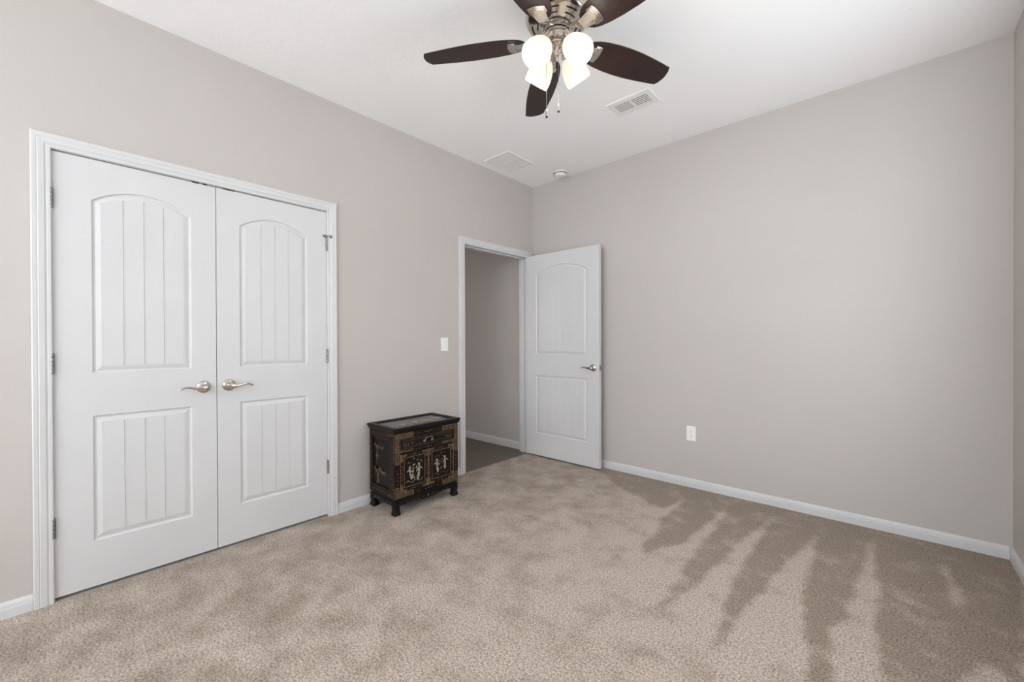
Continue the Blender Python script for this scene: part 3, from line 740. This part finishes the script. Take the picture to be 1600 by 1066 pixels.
# bamboo on the side panel
sp = [o for o in bpy.data.objects if o.name.startswith('side_panel')][0]
sp_to = lambda a, b_, d: (-hx + a, -hy + .0105 - d - .0005, BZ0 + b_)
def leafshape(bm, to, x_, y_, ang, ln, w):
    ca, sa = math.cos(ang), math.sin(ang); pts = []
    for (p, q) in ((0, 0), (.25, .5), (.5, .5), (1, 0), (.5, -.5), (.25, -.5)): pts.append((x_ + p*ln*ca - q*w*sa, y_ + p*ln*sa + q*w*ca))
    bm.faces.new([bm.verts.new(to(a, b_, .0006)) for a, b_ in pts])
bm = bmesh.new()
sx_ = .085
for k in range(7):
    y_ = .060 + k * .040
    strip(bm, sp_to, (sx_ + .004*math.sin(k), y_), (sx_ + .004*math.sin(k+1), y_ + .037), .009)
strip(bm, sp_to, (sx_ + .018, .065), (sx_ + .014, .165), .006)
for (cx_, cy_, n_, L_) in ((sx_, .355, 11, .062), (sx_ + .055, .340, 8, .045), (sx_, .185, 12, .066), (sx_ + .075, .175, 9, .055), (sx_, .265, 4, .035)):
    for k in range(n_):
        ang = -PI/2 + (k - (n_-1)/2) * 2.5 / n_ + random.uniform(-.1, .1)
        leafshape(bm, sp_to, cx_, cy_, ang, L_ * random.uniform(.75, 1.05), .010)
absorb(sp, obj('inlay', bm, m_bronze))

# drawer
DZ0, DZ1 = BH*.745, BH - .041
bm = bmesh.new(); box(bm, hx - .012, hx - .002, -hy + .043, hy - .043, BZ0 + DZ0, BZ0 + DZ1, .0015); box(bm, hx - .003, hx + .0015, -hy + .062, hy - .062, BZ0 + DZ0 + .014, BZ0 + DZ1 - .014, .001)
dr = obj('drawer', bm, m_lacq, ch)
bm = bmesh.new(); f2 = lambda a, b_, d: (hx - .002 + d, -hy + a, BZ0 + b_); f3 = lambda a, b_, d: (hx + .0015 + d, -hy + a, BZ0 + b_)
for q0, q1, fn in (((.047, DZ0 + .004), (FW - .047, DZ1 - .004), f2), ((.066, DZ0 + .018), (FW - .066, DZ1 - .018), f3)):
    for p0, p1 in (((q0[0], q0[1]), (q1[0], q0[1])), ((q0[0], q1[1]), (q1[0], q1[1])), ((q0[0], q0[1]), (q0[0], q1[1])), ((q1[0], q0[1]), (q1[0], q1[1]))): strip(bm, fn, p0, p1, .0016)
for s_ in (0, 1):
    for k in range(9):
        a = .076 + (k % 3)*.016; b_ = DZ0 + .022 + (k // 3)*.008; a = FW - a if s_ else a
        ringflat(bm, f3, a, b_, .0022, .0038, 8)
    a = .125; leafshape(bm, f3, FW - a if s_ else a, (DZ0+DZ1)/2, 0, .03, .008)
absorb(dr, obj('inlay', bm, m_bronze))
bm = bmesh.new(); yc = FW/2; zc_ = (DZ0 + DZ1)/2
hp = lambda a, b_, d: Vector((hx + .0015 + d, -hy + a, BZ0 + b_))
tube(bm, [hp(yc - .034, zc_ - .006, .006), hp(yc - .031, zc_ + .004, .010), hp(yc - .029, zc_ + .014, .011), hp(yc - .020, zc_ + .018, .011), hp(yc, zc_ + .019, .011), hp(yc + .020, zc_ + .018, .011), hp(yc + .029, zc_ + .014, .011), hp(yc + .031, zc_ + .004, .010), hp(yc + .034, zc_ - .006, .006)], .0024, 8, up=Vector((1, 0, 0)))
for s_ in (-1, 1):
    lathe(bm, [(.0001, .008), (.004, .007), (.009, .002), (.010, 0)], 14, Matrix.Translation(hp(yc + s_*.034, zc_ - .006, 0)) @ Matrix.Rotation(PI/2, 4, 'Y'))
obj('handle', bm, m_brass, dr, True, label='aged brass bail handle')

# doors with sunk black panels and figures
DH0, DH1 = .031, BH*.695 - .009
def figure(bm, to, cx_, cy_, s, flip=1, lean=0.):
    T_ = lambda a, b_, d: to(cx_ + flip*s*(a + lean*b_), cy_ + s*b_, d)
    prism(bm, [(-.16, 0), (-.20, .25), (-.06, .60), (-.13, .92), (.02, 1.02), (.12, .93), (.09, .60), (.06, .30), (.00, .02), (-.06, -.05)], T_, 0, .0022)
    prism(bm, [(.10, .92), (.32, .74), (.36, .80), (.14, 1.0)], T_, 0, .0026)
    prism(bm, [(-.12, .88), (-.26, .66), (-.22, .60), (-.10, .76)], T_, 0, .0026)
    pts = [(.0 + .10*math.cos(2*PI*k/10), 1.14 + .12*math.sin(2*PI*k/10)) for k in range(10)]
    prism(bm, pts, T_, 0, .003)
for di, (ya, yb) in enumerate(((.043, FW/2 - .0015), (FW/2 + .0015, FW - .043))):
    mw = .030; pa, pb, qa, qb = ya + mw, yb - mw, DH0 + .034, DH1 - .030
    bm = bmesh.new()
    for (a0, a1, b0, b1) in ((ya, yb, DH0, qa), (ya, yb, qb, DH1), (ya, pa, qa, qb), (pb, yb, qa, qb)): box(bm, hx - .010, hx + .0005, -hy + a0, -hy + a1, BZ0 + b0, BZ0 + b1)
    dd = obj('door', bm, m_brown, ch)
    bm = bmesh.new(); box(bm, hx - .008, hx - .004, -hy + pa, -hy + pb, BZ0 + qa, BZ0 + qb)
    pnl = obj('panel', bm, m_lacq, dd, label='black sunk panel with small ivory figures in a garden')
    fd = lambda a, b_, d: (hx + .0005 + d, -hy + a, BZ0 + b_)
    bm = bmesh.new()
    for p0, p1 in (((pa, qa), (pb, qa)), ((pa, qb), (pb, qb)), ((pa, qa), (pa, qb)), ((pb, qa), (pb, qb)), ((ya + .002, DH0), (ya + .002, DH1)), ((yb - .002, DH0), (yb - .002, DH1))): strip(bm, fd, p0, p1, .0018)
    cc = []
    for (ca, cb) in ((0, 0), (1, 0), (0, 1), (1, 1)):
        for (i, j) in ((0, 0), (1, 0), (2, 0), (0, 1), (0, 2), (1, 1)):
            a = (ya + .012 + i*.0165) if ca == 0 else (yb - .012 - i*.0165); b_ = (DH0 + .013 + j*.0165) if cb == 0 else (DH1 - .012 - j*.0165)
            if (a < pa - .004 or a > pb + .004 or b_ < qa - .006 or b_ > qb + .006): cc.append((a, b_))
    for (a, b_) in cc: ringflat(bm, fd, a, b_, .0058, .0076, 8)
    absorb(dd, obj('inlay', bm, m_gold))
    bm = bmesh.new()
    for k in range(5):
        a = (ya+yb)/2 + (k-2)*.018; star(bm, fd, a, DH0 + .016, .0075 if k == 2 else .004); star(bm, fd, a, DH1 - .014, .0075 if k == 2 else .004)
        b_ = (qa+qb)/2 + (k-2)*.022; star(bm, fd, ya + .014, b_, .005); star(bm, fd, yb - .014, b_, .005)
    absorb(dd, obj('inlay', bm, m_pearl))
    pt_ = lambda a, b_, d: (hx - .004 + d, -hy + a, BZ0 + b_)
    pw = pb - pa; ph = qb - qa
    bm = bmesh.new()
    if di == 0: figure(bm, pt_, pa + pw*.32, qa + ph*.22, .070, -1, .1); figure(bm, pt_, pa + pw*.72, qa + ph*.16, .088, 1, 0)
    else: figure(bm, pt_, pa + pw*.28, qa + ph*.20, .078, -1, 0); figure(bm, pt_, pa + pw*.74, qa + ph*.26, .078, 1, -.1)
    absorb(pnl, obj('inlay', bm, m_pearl))
    bm = bmesh.new()
    for k in range(12): blob(bm, pa + pw*(.12 + .76*random.random()), qa + ph*(.66 + .26*random.random()), .005, .003, random.uniform(0, 3), .0012, 7, pt_, .2)
    for k in range(8): blob(bm, pa + pw*(.4 + .25*random.random()), qa + ph*(.25 + .45*random.random()), .010, .004, random.uniform(0, 3), .0014, 8, pt_, .3)
    prev = (pa + pw*.10, qa + ph*.14)
    for k in range(1, 9):
        cur = (pa + pw*(.10 + .1*k), qa + ph*(.14 + .05*math.sin(k*1.7))); strip(bm, pt_, prev, cur, .003); prev = cur
    absorb(pnl, obj('inlay', bm, m_gold if di == 0 else m_rust))

# base apron and feet
bm = bmesh.new()
slab(bm, [(-.004, BZ0 + .001), (.0, BZ0 - .002), (.0, BZ0 - .006), (-.008, BZ0 - .010), (-.008, BZ0 - .014), (.001, BZ0 - .020), (.001, BZ0 - .024), (-.004, BZ0 - .026)])
for s_ in (-1, 1):
    prism(bm, [(-hy + .004, BZ0 - .025), (hy - .004, BZ0 - .025), (hy - .03, BZ0 - .062)] + [(hy - .05 - (2*hy - .10)*k/12, BZ0 - .050 + .006*math.sin(k*PI/12*3)) for k in range(13)] + [(-hy + .03, BZ0 - .062)], lambda a, b_, d: (s_*(hx - .004) - s_*d, a, b_), 0, .014)
    prism(bm, [(-hx + .004, BZ0 - .025), (hx - .004, BZ0 - .025), (hx - .03, BZ0 - .062)] + [(hx - .05 - (2*hx - .10)*k/10, BZ0 - .050) for k in range(11)] + [(-hx + .03, BZ0 - .062)], lambda a, b_, d: (a, s_*(hy - .004) - s_*d, b_), 0, .014)
ap = obj('apron', bm, m_lacq, ch)
bm = bmesh.new()
fa = lambda a, b_, d: (hx - .004 + d, -hy + a, b_); fs_ = lambda a, b_, d: (-hx + a, -hy + .004 - d, b_)
for k in range(9): star(bm, fa, FW/2 + (k-4)*.043, BZ0 - .038, .010 if k == 4 else .005)
for k in range(5): star(bm, fs_, .06 + k*.05, BZ0 - .038, .006)
absorb(ap, obj('inlay', bm, m_pearl))
for sx in (-1, 1):
    for sy in (-1, 1):
        bm = bmesh.new(); rings = []
        # horse-hoof foot: outer faces curve out then back in
        for (z, o_, w) in ((BZ0 - .026, -.001, .050), (.075, .000, .046), (.055, .0005, .042), (.036, -.003, .040), (.020, .0005, .046), (.010, .003, .050), (.003, .001, .047), (0, -.003, .042)):
            xo, yo = hx + o_, hy + o_; b4 = .004
            rings.append([bm.verts.new((sx*a, sy*b_, z)) for a, b_ in ((xo - w, yo - w + b4), (xo - w + b4, yo - w), (xo - b4, yo - w), (xo, yo - w + b4), (xo, yo - b4), (xo - b4, yo), (xo - w + b4, yo), (xo - w, yo - b4))])
        for p, q in zip(rings, rings[1:]):
            for i in range(8): bm.faces.new((p[i], p[(i+1) % 8], q[(i+1) % 8], q[i]))
        bm.faces.new(rings[0]); bm.faces.new(rings[-1])
        ft = obj('foot', bm, m_lacq, ch)
bpy.context.view_layer.update()
